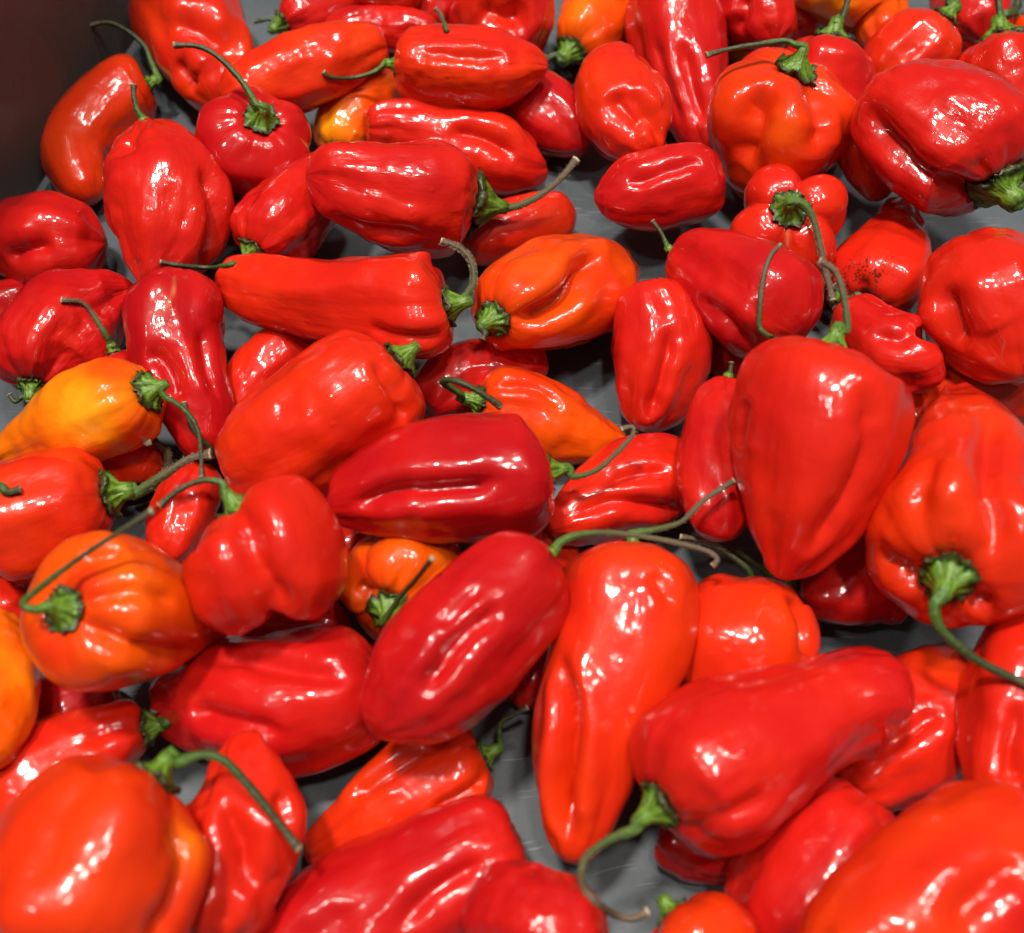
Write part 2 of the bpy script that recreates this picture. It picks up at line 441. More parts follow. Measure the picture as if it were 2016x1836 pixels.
# --- second row
pep('P34', [(288, 250, 40), (304, 300, 78), (328, 385, 122), (330, 470, 104), (308, 538, 60), (288, 573, 20)], 1, .13, 'large bumpy red pepper with a short upright stem, leaning behind the thin horizontal stem', stem=[(272, 245), (270, 215), (264, 190), (263, 166)], cal=16, sw=8, pull=False, gro=[(.28, .16, [(400, 310), (425, 390), (425, 480), (400, 545)]), (.16, .14, [(255, 270), (245, 310)])], wr=.9, dz=-8)
pep('P35', [(-30, 455, 60), (30, 468, 78), (110, 480, 94), (172, 480, 74), (210, 478, 38)], 0, .06, 'dark red blunt pepper lying under the tray wall at the left edge', gro=[(.25, .18, [(10, 510), (55, 490), (110, 480)])], stem=None)
pep('P37', [(-60, 635, 50), (0, 606, 50), (48, 586, 40), (83, 577, 16)], 1, .03, 'dark red pepper tip poking in at the left edge', lob=(2, .05))
pep('P38', [(64, 765, 55), (88, 700, 98), (145, 635, 105), (212, 590, 66), (270, 568, 18)], 0, .0, 'dark crimson puckered pepper behind the yellow-orange one', stem=[(62, 768), (45, 780), (30, 790), (18, 776)], cal=24, sw=7, wr=1.2, dent=1.5)
pep('P38b', [(222, 690, 30), (235, 730, 50), (240, 790, 50)], 0, .05, 'hidden crimson pepper whose hairy olive stem arches over the puckered one', stem=[(218, 690), (200, 645), (165, 598), (120, 590)], cal=12, sw=7, fuzz=60)
pep('P39', [(345, 533, 50), (347, 592, 90), (342, 660, 94), (362, 740, 84), (392, 820, 66), (402, 905, 40)], 2, -.03, 'long dark crimson pepper with a narrow waist, its glossy ridges running down', gro=[(.22, .18, [(285, 690), (330, 730), (345, 800)]), (.14, .14, [(400, 640), (405, 720), (430, 790)])], scar=[(3, [(345, 540), (335, 590), (322, 620)])])
pep('P31', [(938, 400, 80), (880, 392, 104), (800, 387, 108), (705, 366, 84), (645, 350, 66), (602, 345, 42)], 2, .13, 'plump red pepper with a thick green stem sweeping up over the bare tray', stem=[(940, 408), (970, 412), (1020, 405), (1065, 383), (1105, 350), (1136, 312)], cal=48, sw=10, wr=.7, gro=[(.14, .12, [(640, 410), (720, 450), (840, 462)])], fuzz=60)
pep('P32', [(900, 480, 50), (980, 458, 62), (1060, 436, 58), (1108, 424, 46), (1134, 418, 28)], 0, .38, 'smooth orange-red pepper lying under a thick green stem', lob=(2, .05), wr=.15, dent=.6)
pep('P33', [(496, 500, 56), (540, 452, 82), (600, 392, 76), (650, 340, 52), (676, 312, 28)], 1, .10, 'red pepper with a flat thin stem reaching across the large bumpy one', stem=[(490, 506), (465, 518), (420, 526), (365, 523), (314, 515)], cal=26, sw=6.5, wr=.9)
pep('P40', [(892, 598, 84), (845, 606, 106), (760, 598, 97), (650, 590, 86), (540, 574, 72), (472, 560, 58), (430, 555, 38)], 2, .3, 'long red pepper with a fuzzy brown stem hooked back over its end', stem=[(888, 590), (912, 588), (932, 560), (928, 515), (905, 488), (868, 474)], cal=32, dz=-10, sw=8.5, fuzz=500, gro=[(.16, .12, [(880, 660), (800, 665), (720, 650)])])
pep('P57', [(968, 630, 70), (1020, 603, 98), (1090, 580, 112), (1160, 558, 102), (1215, 540, 60), (1258, 541, 12)], 1, .58, 'bright orange-red pepper with a dry stub stem and a winding deep fold', stem=[(968, 634), (955, 655), (950, 668)], cal=30, sw=9, gro=[(.34, .14, [(1010, 640), (1070, 612), (1125, 570), (1150, 520), (1190, 500)])], pat=[(1130, 640, 60, .66)], lob=(4, .1))
pep('P56', [(1272, 546, 50), (1287, 612, 82), (1298, 692, 98), (1286, 775, 82), (1268, 852, 42)], 1, .22, 'upright red pepper with one long crease, standing on the bare tray', gro=[(.24, .13, [(1325, 640), (1310, 730), (1275, 825)])], lob=(3, .08))
pep('P58', [(1322, 492, 38), (1380, 520, 72), (1450, 562, 100), (1520, 610, 112), (1580, 660, 80)], 1, .02, 'dark red pepper with a short thin olive stem at its upper left end', stem=[(1320, 495), (1312, 480), (1300, 455), (1284, 434)], cal=10, sw=6, gro=[(.16, .14, [(1370, 580), (1440, 640), (1480, 690)])], pull=False)
pep('P61', [(1508, 682, 45), (1450, 690, 60), (1390, 650, 50)], 0, .08, 'hidden dark red pepper whose green stem rises left of the heart-shaped one', stem=[(1508, 684), (1498, 650), (1496, 610), (1502, 550), (1516, 505), (1536, 482)], cal=28, sw=6.5, fuzz=60)
pep('P62', [(1700, 612, 80), (1722, 560, 98), (1748, 500, 82), (1768, 445, 50), (1773, 393, 22)], 1, .25, 'red pepper dusted with black specks, its pointed tip up', speck=[(1690, 530, 45, .8), (1725, 545, 30, .9), (1715, 600, 40, 1.0), (1670, 560, 40, .7)], gro=[(.12, .1, [(1700, 545), (1705, 590)])])
pep('P63', [(1668, 608, 50), (1710, 655, 68), (1765, 695, 80), (1815, 705, 66), (1848, 690, 40)], 2, .1, 'crumpled glossy red pepper beside the heart-shaped one with a knobbly end', stem=[(1668, 606), (1655, 580), (1640, 560)], cal=32, sw=11, gro=[(.22, .2, [(1715, 650), (1765, 665), (1815, 660)]), (.15, .2, [(1790, 770), (1800, 735)])], dent=.9, lob=(3, .16))
pep('P64', [(1885, 478, 60), (1915, 530, 112), (1955, 605, 142), (1992, 685, 102), (2012, 745, 38)], 1, .3, 'rounded red pepper with a bulging side at the right edge', gro=[(.25, .16, [(1860, 560), (1875, 630), (1900, 690)])])
pep('P65', [(2060, 800, 55), (1960, 772, 76), (1865, 790, 78), (1785, 860, 40)], 0, .45, 'orange-red pepper arching behind the one with the bright green cap')
# --- middle
pep('P41', [(296, 768, 70), (240, 792, 92), (160, 822, 92), (80, 858, 62), (10, 896, 30), (-22, 912, 10)], 3, .9, 'glowing yellow-orange pepper with a dark green calyx', stem=[(294, 770), (320, 775), (362, 805), (388, 842), (396, 890), (397, 940)], cal=32, sw=7, pat=[(210, 715, 55, .55), (150, 812, 75, 1.08), (285, 850, 50, .6)], lob=(4, .05), wr=.4)
pep('P43', [(262, 968, 50), (255, 915, 72), (235, 850, 50)], 0, .45, 'orange-red pepper in the shade below the yellow-orange one with a fuzzy purplish stem', stem=[(268, 968), (300, 958), (325, 930), (332, 895), (315, 876), (289, 870)], cal=12, sw=9, fuzz=250)
pep('P44', [(222, 972, 76), (160, 985, 108), (80, 1012, 122), (0, 1040, 118), (-60, 1060, 60)], 2, .36, 'orange-red pepper under the yellow-orange one with a thick ribbed green stem', stem=[(228, 972), (268, 970), (318, 938), (370, 905), (416, 893)], cal=36, sw=12, lob=(3, .05), fuzz=80)
pep('P46', [(-10, 985, 40), (-40, 1050, 70), (-60, 1110, 50)], 3, .3, 'red pepper cut by the left edge with a dark stub of stem', stem=[(-5, 985), (15, 968), (41, 963)], cal=24, sw=10)
pep('P49', [(405, 915, 40), (372, 985, 62), (345, 1060, 56), (330, 1115, 26)], 1, .3, 'red pepper behind the heart-lobed one, under a bent green stem', stem=[(405, 912), (417, 887), (388, 855), (372, 828), (362, 791)], cal=10, sw=6)
pep('P42', [(792, 704, 80), (750, 740, 118), (682, 794, 128), (598, 848, 128), (510, 896, 102), (440, 918, 52)], 2, .33, 'large plump red-orange pepper with a withered grey-green stub of stem', stem=[(795, 700), (812, 690), (826, 680)], dz=-14, cal=34, sw=8, gro=[(.15, .12, [(730, 700), (790, 790), (790, 850)])], wr=.5, lob=(3, .06))
pep('P51', [(830, 812, 58), (895, 752, 72), (980, 728, 64), (1045, 722, 48), (1080, 730, 20)], 0, .08, 'dark red pepper lying behind the orange one with the folded stem')
pep('P52', [(938, 788, 58), (1010, 802, 80), (1088, 838, 78), (1160, 862, 54), (1236, 872, 12)], 1, .6, 'tapering orange pepper with its thick green stem folded back over it', stem=[(930, 790), (905, 775, 4), (872, 752, 8), (900, 750, 12), (950, 775, 12), (986, 800, 10)], cal=26, sw=9, pat=[(1170, 870, 50, .72), (1040, 750, 60, .42)], gro=[(.14, .12, [(970, 765), (1050, 760), (1110, 800)])], pull=False)
pep('P53', [(1372, 948, 60), (1312, 938, 86), (1230, 968, 94), (1150, 1010, 68), (1082, 1042, 28)], 1, .22, 'bright red pepper with two long folds, behind the arched stem', gro=[(.22, .13, [(1120, 1020), (1210, 985), (1300, 1000), (1360, 1010)]), (.18, .14, [(1180, 950), (1260, 925), (1330, 930)])])
pep('P53b', [(980, 1050, 40), (1060, 1062, 56), (1135, 1110, 40)], 0, .3, 'red pepper in shade beneath the dark crimson one with a crease like lips')
pep('P50', [(1090, 926, 92), (1030, 936, 124), (930, 938, 131), (820, 950, 122), (720, 974, 84), (662, 990, 46), (638, 992, 20)], 3, -.02, 'glossy dark crimson pepper with a crease like closed lips', stem=[(1094, 932), (1130, 938), (1175, 925), (1215, 890), (1244, 858), (1245, 840), (1222, 845)], cal=30, sw=7.5, gro=[(.26, .12, [(690, 995), (780, 968), (880, 962), (1000, 945)])], wr=.3, dent=.7, fuzz=60, lob=(3, .05))
pep('P59', [(1642, 672, 112), (1622, 735, 158), (1616, 815, 174), (1602, 900, 160), (1578, 1000, 126), (1558, 1070, 90), (1544, 1118, 50), (1538, 1142, 22)], 4, .2, 'big smooth heart-shaped red pepper tapering toward the viewer, with an upright green stem', stem=[(1662, 690), (1668, 650), (1662, 590), (1645, 535), (1612, 512)], cal=34, sw=10, gro=[(.16, .13, [(1700, 740), (1712, 850), (1665, 980), (1590, 1100)]), (.10, .10, [(1462, 780), (1450, 880)])], wr=.35, dent=.75, lob=(3, .04), dz=-21, fuzz=60)
pep('P60', [(1432, 750, 38), (1420, 830, 68), (1410, 920, 78), (1418, 1000, 72), (1430, 1062, 36)], 1, .07, 'dark red pepper squeezed left of the heart-shaped one with a thin green stem', stem=[(1432, 748), (1438, 730), (1440, 712)], cal=14, sw=7, pull=False)
pep('P67', [(1560, 1150, 48), (1640, 1150, 84), (1720, 1125, 104), (1790, 1130, 102), (1850, 1160, 60)], 0, .02, 'dark crimson pepper lying flat under the heart-shaped one', stem=[(1500, 1120), (1455, 1086), (1412, 1044), (1387, 980), (1376, 929)], cal=16, sw=6.5, fuzz=160, pull=False)
pep('P66', [(1862, 1148, 150), (1882, 1088, 182), (1896, 1000, 165), (1900, 925, 142), (1896, 860, 94), (1889, 805, 52), (1884, 766, 20)], 3, .40, 'big orange-red pepper with a bright green cap facing the viewer', dz=-22, stem=[(1862, 1150), (1838, 1195), (1850, 1235), (1890, 1275), (1945, 1312), (2030, 1350)], cal=46, sw=13, gro=[(.22, .14, [(1960, 810), (1955, 920), (1965, 1060), (1925, 1120)]), (.22, .14, [(1720, 1090), (1780, 1120), (1820, 1140)]), (.18, .12, [(1900, 1180), (1960, 1190)]), (.1, .1, [(1830, 900), (1810, 1020)])], lob=(3, .08), pat=[(1960, 880, 60, .2)])
# --- lower middle
pep('P47', [(116, 1198, 112), (160, 1204, 150), (240, 1207, 146), (325, 1220, 106), (400, 1236, 52), (444, 1240, 18)], 3, .62, 'orange pepper with red ribs and a long straight stem slanting up', dz=-34, stem=[(112, 1205), (70, 1200), (45, 1188), (75, 1160), (150, 1103), (230, 1050), (302, 1004)], cal=36, sw=8, gro=[(.10, .08, [(160, 1190), (240, 1165), (350, 1180)]), (.22, .12, [(150, 1225), (270, 1275), (390, 1285)]), (.12, .14, [(150, 1100), (250, 1085)])], pat=[(290, 1150, 60, .78), (260, 1320, 60, .75), (170, 1150, 35, .4), (100, 1280, 50, .42)], lob=(4, .03), dent=.5, wr=.15)
pep('P48', [(458, 985, 95), (498, 1032, 138), (522, 1095, 154), (535, 1175, 140), (552, 1256, 104)], 3, .2, 'red pepper with two heavy lobes hanging like a heart below its bright green stem', dz=-10, stem=[(462, 972), (436, 950), (400, 945), (355, 962), (314, 995)], cal=30, sw=9, gro=[(.22, .15, [(470, 1005), (495, 1085), (530, 1150), (560, 1190)])], lob=(2, .16), ph=0.15, tl=.8, dent=.4)
pep('P89', [(745, 1040, 50), (690, 1085, 62), (635, 1135, 45)], 0, .2, 'red pepper deep in shade between the heart-lobed and the crimson pepper')
pep('P69', [(764, 1204, 92), (778, 1172, 116), (822, 1130, 112), (880, 1098, 70)], 1, .68, 'small orange pepper with a straight stem pointing up at the viewer', dz=-14, stem=[(768, 1203), (788, 1175, 6), (815, 1145, 12), (852, 1098, 20)], cal=34, sw=7, lob=(4, .2), gro=[(.2, .15, [(700, 1150), (745, 1180)])], pat=[(870, 1090, 50, .8), (720, 1120, 40, .5)], pull=False)
pep('P55', [(1082, 1092, 84), (1030, 1140, 116), (958, 1205, 132), (880, 1290, 138), (808, 1368, 116), (755, 1420, 64), (732, 1446, 26)], 4, -.02, 'glossy dark crimson pepper lying aslant with a long arched grey-green stem', stem=[(1088, 1090), (1105, 1066), (1150, 1050), (1220, 1050), (1310, 1064), (1385, 1082), (1412, 1100), (1402, 1114)], cal=20, sw=8, fuzz=90, gro=[(.24, .11, [(985, 1190), (900, 1270), (830, 1370)]), (.1, .08, [(950, 1150), (860, 1240)])], wr=.4, dent=.8)
pep('P54', [(1246, 1066, 78), (1240, 1140, 128), (1228, 1250, 136), (1182, 1380, 126), (1158, 1480, 112), (1145, 1570, 88), (1132, 1660, 52), (1124, 1702, 20)], 3, .42, 'long orange-red pepper tapering to the bottom, with a fold down its side', stem=[(1300, 1050), (1335, 1030), (1385, 985), (1446, 945)], cal=18, sw=8, fuzz=60, gro=[(.46, .11, [(1098, 1290), (1122, 1400), (1115, 1500), (1106, 1590), (1122, 1660)]), (.1, .1, [(1290, 1120), (1330, 1200)])], wr=.2, lob=(3, .05), dent=.6)
pep('P90', [(1075, 1270, 40), (1045, 1340, 44), (1028, 1395, 22)], 0, .1, 'dark red pepper tip hidden in shade left of the long tapering one')
pep('P76', [(1486, 1150, 96), (1472, 1230, 140), (1432, 1320, 152), (1375, 1410, 100)], 1, .38, 'orange-red pepper lying behind the large bumpy one, a thin stem at its top', stem=[(1486, 1140), (1474, 1122), (1440, 1094), (1390, 1066), (1338, 1056)], cal=18, sw=7, fuzz=90, gro=[(.2, .13, [(1560, 1170), (1585, 1240), (1580, 1290)])])
pep('P70', [(760, 1330, 90), (660, 1362, 132), (545, 1386, 142), (440, 1382, 120), (352, 1380, 82), (304, 1384, 48)], 2, .06, 'dark red pepper with a rolled lip-like fold, lying above the bare tray patch', gro=[(.2, .12, [(420, 1300), (560, 1310), (690, 1345)]), (.2, .12, [(370, 1400), (450, 1420), (560, 1440)])])
pep('P71', [(962, 1482, 84), (900, 1512, 98), (800, 1562, 97), (700, 1630, 68), (640, 1668, 46), (602, 1692, 22)], 1, .42, 'orange-red pepper lying on bare tray with a crumpled short stem', stem=[(958, 1452), (985, 1425), (1010, 1408), (1040, 1392)], cal=26, sw=8, gro=[(.2, .12, [(690, 1575), (760, 1520), (850, 1470)]), (.22, .12, [(850, 1600), (920, 1560), (960, 1530)])])
pep('P75', [(1290, 1592, 108), (1350, 1548, 154), (1440, 1492, 162), (1540, 1442, 136), (1620, 1405, 112), (1700, 1378, 108), (1755, 1388, 98), (1794, 1402, 72)], 4, .12, 'large bumpy red pepper lying across the front with a long curled stem', stem=[(1282, 1612), (1250, 1632), (1195, 1655), (1152, 1692), (1146, 1742), (1185, 1786), (1240, 1808), (1278, 1792)], cal=42, sw=11, fuzz=90, wr=.7, gro=[(.10, .12, [(1340, 1640), (1440, 1610), (1540, 1560)])])
pep('P75b', [(1290, 1640, 50), (1380, 1672, 64), (1480, 1690, 40)], 0, .08, 'dark red pepper pressed under the large bumpy one', gro=[])
pep('P77', [(1905, 1290, 55), (1850, 1370, 110), (1785, 1455, 122), (1705, 1525, 84), (1660, 1560, 40)], 1, .26, 'red pepper with bright streaks, between the large bumpy one and the right edge', pat=[(1850, 1310, 50, .52)], gro=[(.16, .12, [(1860, 1400), (1800, 1430), (1740, 1480)])])
pep('P78', [(2070, 1215, 90), (2032, 1320, 118), (1995, 1430, 108), (1962, 1530, 66), (1946, 1582, 28)], 2, .26, 'red pepper hanging down along the right edge below the curved green stem', gro=[(.2, .12, [(2012, 1380), (1990, 1480), (2000, 1560)])])
# --- front, near the lens
pep('P79', [(1720, 1560, 80), (1680, 1622, 124), (1622, 1720, 156), (1570, 1830, 145), (1540, 1930, 70)], 2, .1, 'red pepper with two soft glints, in front below the large bumpy one', speck=[(1695, 1640, 5, .9)])
pep('P80', [(1800, 1630, 36), (1850, 1592, 40), (1905, 1610, 30)], 1, .15, 'small knob of a red pepper peeking up behind the blurred front one')
pep('P81', [(2080, 1640, 110), (1950, 1710, 160), (1830, 1790, 168), (1710, 1880, 150), (1600, 1960, 80)], 4, .4, 'out-of-focus orange-red pepper filling the bottom right corner', gro=[(.14, .16, [(2016, 1690), (1930, 1770), (1880, 1836)])], pat=[(2000, 1790, 60, .1)], lob=(3, .05), wr=.2, dent=1.1)
pep('P72', [(1030, 1640, 80), (940, 1682, 112), (810, 1755, 132), (680, 1820, 132), (560, 1885, 110), (470, 1930, 60)], 3, .03, 'dark red pepper stretching along the bottom edge', gro=[(.16, .12, [(960, 1690), (850, 1755), (780, 1836)])])
pep('P73', [(1096, 1704, 72), (1078, 1765, 126), (1052, 1850, 142), (1030, 1940, 90)], 3, .04, 'round-ended dark red pepper at the bottom edge with small scattered glints', wr=1.2)
pep('P74', [(1318, 1788, 84), (1352, 1836, 126), (1384, 1910, 126), (1400, 1990, 70)], 2, .48, 'orange-red pepper at the bottom edge with a dry grey-green calyx', stem=[], cal=30, sw=10)
pep('P83', [(310, 1522, 110), (255, 1600, 178), (195, 1705, 206), (135, 1830, 210), (80, 1960, 110)], 5, .47, 'big blurred orange-red pepper in the bottom left corner with a thick arched green stem', stem=[(318, 1528), (350, 1500), (400, 1486), (445, 1500), (500, 1560), (550, 1622), (590, 1672)], cal=42, sw=12.5, gro=[(.08, .14, [(215, 1480), (120, 1600), (70, 1750)]), (.16, .12, [(345, 1600), (370, 1690), (330, 1800), (280, 1880)])], pat=[(385, 1650, 60, .82), (200, 1480, 60, .35)], wr=.2, lob=(3, .12), dent=.9)
pep('P84', [(492, 1436, 24), (490, 1495, 66), (490, 1600, 110), (452, 1700, 112), (422, 1800, 110), (400, 1880, 70)], 3, .28, 'red knobbly pepper with its tip up, behind the blurred corner pepper', gro=[(.26, .16, [(440, 1570), (480, 1680), (500, 1760)]), (.2, .14, [(550, 1560), (560, 1640)])], dent=1.6)
pep('P85', [(292, 1432, 52), (240, 1446, 66), (150, 1494, 95), (50, 1555, 108), (-40, 1600, 76)], 2, .3, 'long red pepper behind the blurred corner pepper, its green stem end to the right', stem=[(285, 1435), (300, 1415), (304, 1398)], cal=28, sw=10)
pep('P86', [(-25, 1225, 50), (-2, 1310, 70), (-5, 1410, 72), (-40, 1510, 40)], 3, .82, 'orange pepper bulging in at the left edge below the ribbed orange one')
pep('P87', [(240, 1360, 60), (145, 1402, 86), (45, 1435, 72)], 0, .03, 'dark red pepper in deep shade under the ribbed orange one')
pep('P88', [(60, 1150, 40), (15, 1195, 70), (-30, 1250, 55)], 1, .2, 'shaded red pepper at the left edge behind the ribbed orange one')

pep('P91', [(470, 1235, 45), (560, 1228, 58), (690, 1240, 50)], 0, .12, 'dark red pepper buried between the heart-lobed pepper and the one with the rolled fold')
pep('P42b', [(645, 655, 42), (565, 712, 78), (495, 775, 66), (462, 838, 30)], 1, .26, 'red pepper lying tight behind the large plump one with the withered stub', gro=[(.12, .1, [(600, 690), (520, 760)])])

# ------------------------------------------------------------------ settle the pile
# every pepper keeps its place on the tray and sinks as low as the floor and the peppers under it allow
placed_c, placed_r, placed_i = np.zeros((0, 3)), np.zeros(0), []


def lift(p, h, dz):
    pts = p['pts']
    xy = np.array([q[:2] for q in pts], float)
    s = np.concatenate([[0], np.cumsum(np.linalg.norm(np.diff(xy, axis=0), axis=1))])
    s /= s[-1]
    C, R = [], []
    for k, q in enumerate(pts):
        c = at_z(q[0], q[1], h + dz * (s[k] - 0.5))
        C.append(c); R.append(q[2] * depth(c) / FPX)
    return np.array(C), np.array(R)


def balls(C, R):
    D, _ = spline(np.column_stack([C, R]), 9)
    D, e = D.copy(), D[:, 3]
    L = np.linalg.norm(np.diff(D[:, :3], axis=0), axis=1).sum()
    t = np.linspace(0, L, 9)
    r = e * np.sqrt(np.clip(1 - np.clip(1 - t / (0.7 * e[0] + 1e-6), 0, 1) ** 2, 0.05, 1))
    r = r * np.sqrt(np.clip(1 - np.clip(1 - (L - t) / (e[-1] + 1e-6), 0, 1) ** 2, 0.05, 1))
    return D[:, :3], r


TOL = 0.86
for p in sorted(PEP, key=lambda q: q['lay']):
    best = None
    tilts = [p['dz'] * 0.001] if p['dz'] is not None else [x * 0.001 for x in (-24, -18, -12, -8, -4, 0, 4, 8, 12, 18, 24)]
    for dz in tilts:
        h = 0.003
        while h < 0.075:
            C, R = lift(p, h, dz)
            c, r = balls(C, R)
            ok = (c[:, 2] - 0.93 * r).min() > 0
            if ok and p['hmin'] and h < p['hmin'] * 0.001:
                ok = False
            if ok and len(placed_r):
                d = np.linalg.norm(c[:, None] - placed_c[None], axis=2)
                ok = (d > (p['tol'] or TOL) * (r[:, None] + placed_r[None])).all()
            if ok:
                break
            h += 0.001
        cost = h + 0.25 * abs(dz) * (p['dz'] is None)
        if best is None or cost < best[0]:
            best = (cost, h, dz)
    p['h'], p['tilt'] = best[1], best[2]
    p['C'], p['R'] = lift(p, best[1], best[2])
    c, r = balls(p['C'], p['R'])
    placed_c = np.vstack([placed_c, c]); placed_r = np.concatenate([placed_r, r])
    p['len'] = np.linalg.norm(np.diff(p['C'], axis=0), axis=1).sum()


# ------------------------------------------------------------------ build bodies
NR, NA = 84, 88


def build_body(p, seed):
    rs = np.random.RandomState(seed)
    u = np.linspace(0, 1, NR + 2)
    u = 0.35 * u + 0.65 * (0.5 - 0.5 * np.cos(np.pi * u))
    D, s = spline(np.column_stack([p['C'], p['R']]), u)
    C, R = D[:, :3], np.maximum(D[:, 3], 1e-4)
    L = s[-1]
    L0, L1 = 0.72 * R[0], 1.0 * R[-1]
    e = 2.2
    cap = (1 - np.clip(1 - s / L0, 0, 1) ** e) ** (1 / e)
    cap = cap * np.sqrt(np.clip(1 - np.clip(1 - (L - s) / L1, 0, 1) ** 2, 0, 1))
    r = R * cap
    T, U, Wv = frames(C)
    th = np.linspace(0, 2 * np.pi, NA, endpoint=False)[None, :]
    t = (s / L)[:, None]
    n, A = p['lob']
    ph = rs.uniform(0, 2 * np.pi) if p['ph'] is None else p['ph'] - np.pi / n
    tw = rs.uniform(-0.6, 0.6) if p['ph'] is None else 0.0
    g = (np.cos(n * (th - ph - tw * t) / 2 + (0.25 if p['ph'] is None else 0.08) * np.sin(th + seed)) ** 2 + 0.004) ** 0.36
    Rm = R.max()
    Af = A * (0.45 + 0.9 * np.exp(-(t / 0.28) ** 2) + 0.3 * np.sin(np.pi * t)) + p['tl'] * np.exp(-((1 - t) / 0.25) ** 2)
    mult = 1 + Af * (g - 0.74)
    rad = r[:, None] * mult
    cs, sn = np.cos(th), np.sin(th)
    P = C[:, None] + rad[..., None] * (cs[..., None] * U[:, None] + sn[..., None] * Wv[:, None])
    # sunken shoulder around the calyx
    dim = 0.34 * R[0] * np.exp(-(rad / (0.42 * R[0])) ** 2) * (s[:, None] < L0 * 1.6)
    P = P + dim[..., None] * T[:, None]
    dt = p['tl'] * 0.9 * R[-1] * np.exp(-(rad / (0.45 * R[-1])) ** 2) * (L - s[:, None] < L1 * 1.5)
    P = P - dt[..., None] * T[:, None]
    P0, P1 = C[0] + T[0] * 0.34 * R[0], C[-1]
    X = np.vstack([P[1:-1].reshape(-1, 3), P0, P1])
    F = grid_faces(NR, NA)
    # normals of the plain body
    def normals(X):
        G = X[:-2].reshape(NR, NA, 3)
        du = np.gradient(G, axis=0)
        dv = np.roll(G, -1, 1) - np.roll(G, 1, 1)
        nn = np.cross(dv, du)
        nn /= np.linalg.norm(nn, axis=2)[..., None] + 1e-12
        c0 = np.vstack([nn.reshape(-1, 3), -T[0], T[-1]])
        return c0
    Nn = normals(X)
    ctr = np.vstack([np.repeat(C[1:-1], NA, 0), C[:1], C[-1:]])
    if ((X - ctr) * Nn)[:-2].sum() < 0:
        Nn[:-2] *= -1
    q = X / Rm + seed * 3.7
    tt = np.concatenate([np.repeat(s[1:-1] / L, NA), [0, 1]])
    fade = np.clip(np.minimum(tt / 0.08, (1 - tt) / 0.06), 0, 1)
    # long soft dents run with the length of the fruit
    aa = np.concatenate([np.tile(th[0], NR), [0, 0]])
    lon = np.stack([np.cos(aa) * 1.7, np.sin(aa) * 1.7, tt * L / Rm * 0.55], -1) + seed * 1.3
    disp = Rm * p['dent'] * (0.085 * noise(lon) + 0.045 * noise(q * 1.1) + 0.032 * noise(q * 2.4) + 0.006 * noise(q * 5.2)) * fade
    wl = np.stack([np.cos(aa) * 4.5, np.sin(aa) * 4.5, tt * L / Rm * 1.4], -1) + seed
    wr = p['wr']
    wn_ = 1 - np.abs(noise(wl)) * 2.2
    disp += Rm * wr * (-0.020 * np.clip(wn_, 0, 1) ** 3 + 0.012 * noise(q * 5.0)) * fade
    # radial pleats near the stem
    disp += -Rm * 0.03 * min(p['wr'], 0.8) * np.exp(-((tt - 0.05) / 0.07) ** 2) * np.abs(np.sin(aa * (5 + seed % 3) + seed)) ** 4
    pxy = to_px(X)
    front = (Nn * (CAM - X)).sum(1) > 0
    fi = np.where(front)[0]

    def pick(x, y):
        d = ((pxy[fi] - (x, y)) ** 2).sum(1)
        return fi[np.argmin(d)]

    def line_dist(poly, step=7.0):
        pl = np.array(poly, float)
        if len(pl) == 2:
            pl = np.vstack([pl[0], pl.mean(0), pl[1]])
        Sx, _ = spline(np.column_stack([pl, np.zeros(len(pl))]), max(6, int(np.linalg.norm(np.diff(pl, axis=0), axis=1).sum() / step)))
        Q = X[[pick(a, b) for a, b in Sx[:, :2]]]
        for _ in range(6):
            Q[1:-1] = (Q[:-2] + 2 * Q[1:-1] + Q[2:]) / 4
        Q, _ = spline(Q, 90)
        d = np.linalg.norm(X[:, None] - Q[None], axis=2)
        k = d.argmin(1)
        end = np.minimum(k, len(Q) - 1 - k) / (len(Q) / 2)
        return d.min(1), np.clip(0.1 + 2.0 * end, 0, 1)
    for gd, gw, poly in p['gro']:
        d, en = line_dist(poly)
        en = en * en * (3 - 2 * en)
        disp += Rm * en * (-gd * np.exp(-(d / (gw * Rm)) ** 1.5) + 0.22 * gd * np.exp(-((d - 2.4 * gw * Rm) / (1.6 * gw * Rm)) ** 2))
    X = X + Nn * disp[:, None]
    X[-2] = X[:NA].mean(0); X[-1] = X[(NR - 1) * NA:NR * NA].mean(0)
    # colour of the skin
    ripe = (p['ripe'] * 0.93 if 0.2 < p['ripe'] < 0.5 else p['ripe']) + 0.14 * noise(q * 0.9 + 9) + 0.05 * noise(lon * 1.4 + 5) + rs.uniform(-0.02, 0.02)
    for (x, y, rr, val) in p['pat']:
        k = pick(x, y)
        d = np.linalg.norm(X - X[k], axis=1)
        rw = rr * depth(X[k]) / FPX
        w = np.exp(-(d / rw) ** 2)
        ripe = ripe * (1 - w) + val * w
    speck = np.zeros(len(X)); scar = np.zeros(len(X))
    for (x, y, rr, val) in p['speck']:
        k = pick(x, y)
        d = np.linalg.norm(X - X[k], axis=1)
        speck = np.maximum(speck, val * np.exp(-(d / (rr * depth(X[k]) / FPX)) ** 2))
    for (wpx, poly) in p['scar']:
        d, en = line_dist(poly)
        scar = np.maximum(scar, en * np.exp(-(d / (wpx * depth(C[0]) / FPX)) ** 2))
    p['X'], p['F'], p['attr'] = X, F, dict(wrinkle=np.full(len(X), min(p['wr'], 1.6)), ripe=ripe, speck=speck, scar=scar, skin=np.stack([np.cos(aa) * Rm, np.sin(aa) * Rm, tt * L * 0.3], -1))
    # seat of the calyx
    tc = T[0]
    G = X[:-2].reshape(NR, NA, 3)
    p['T0'] = T[0]
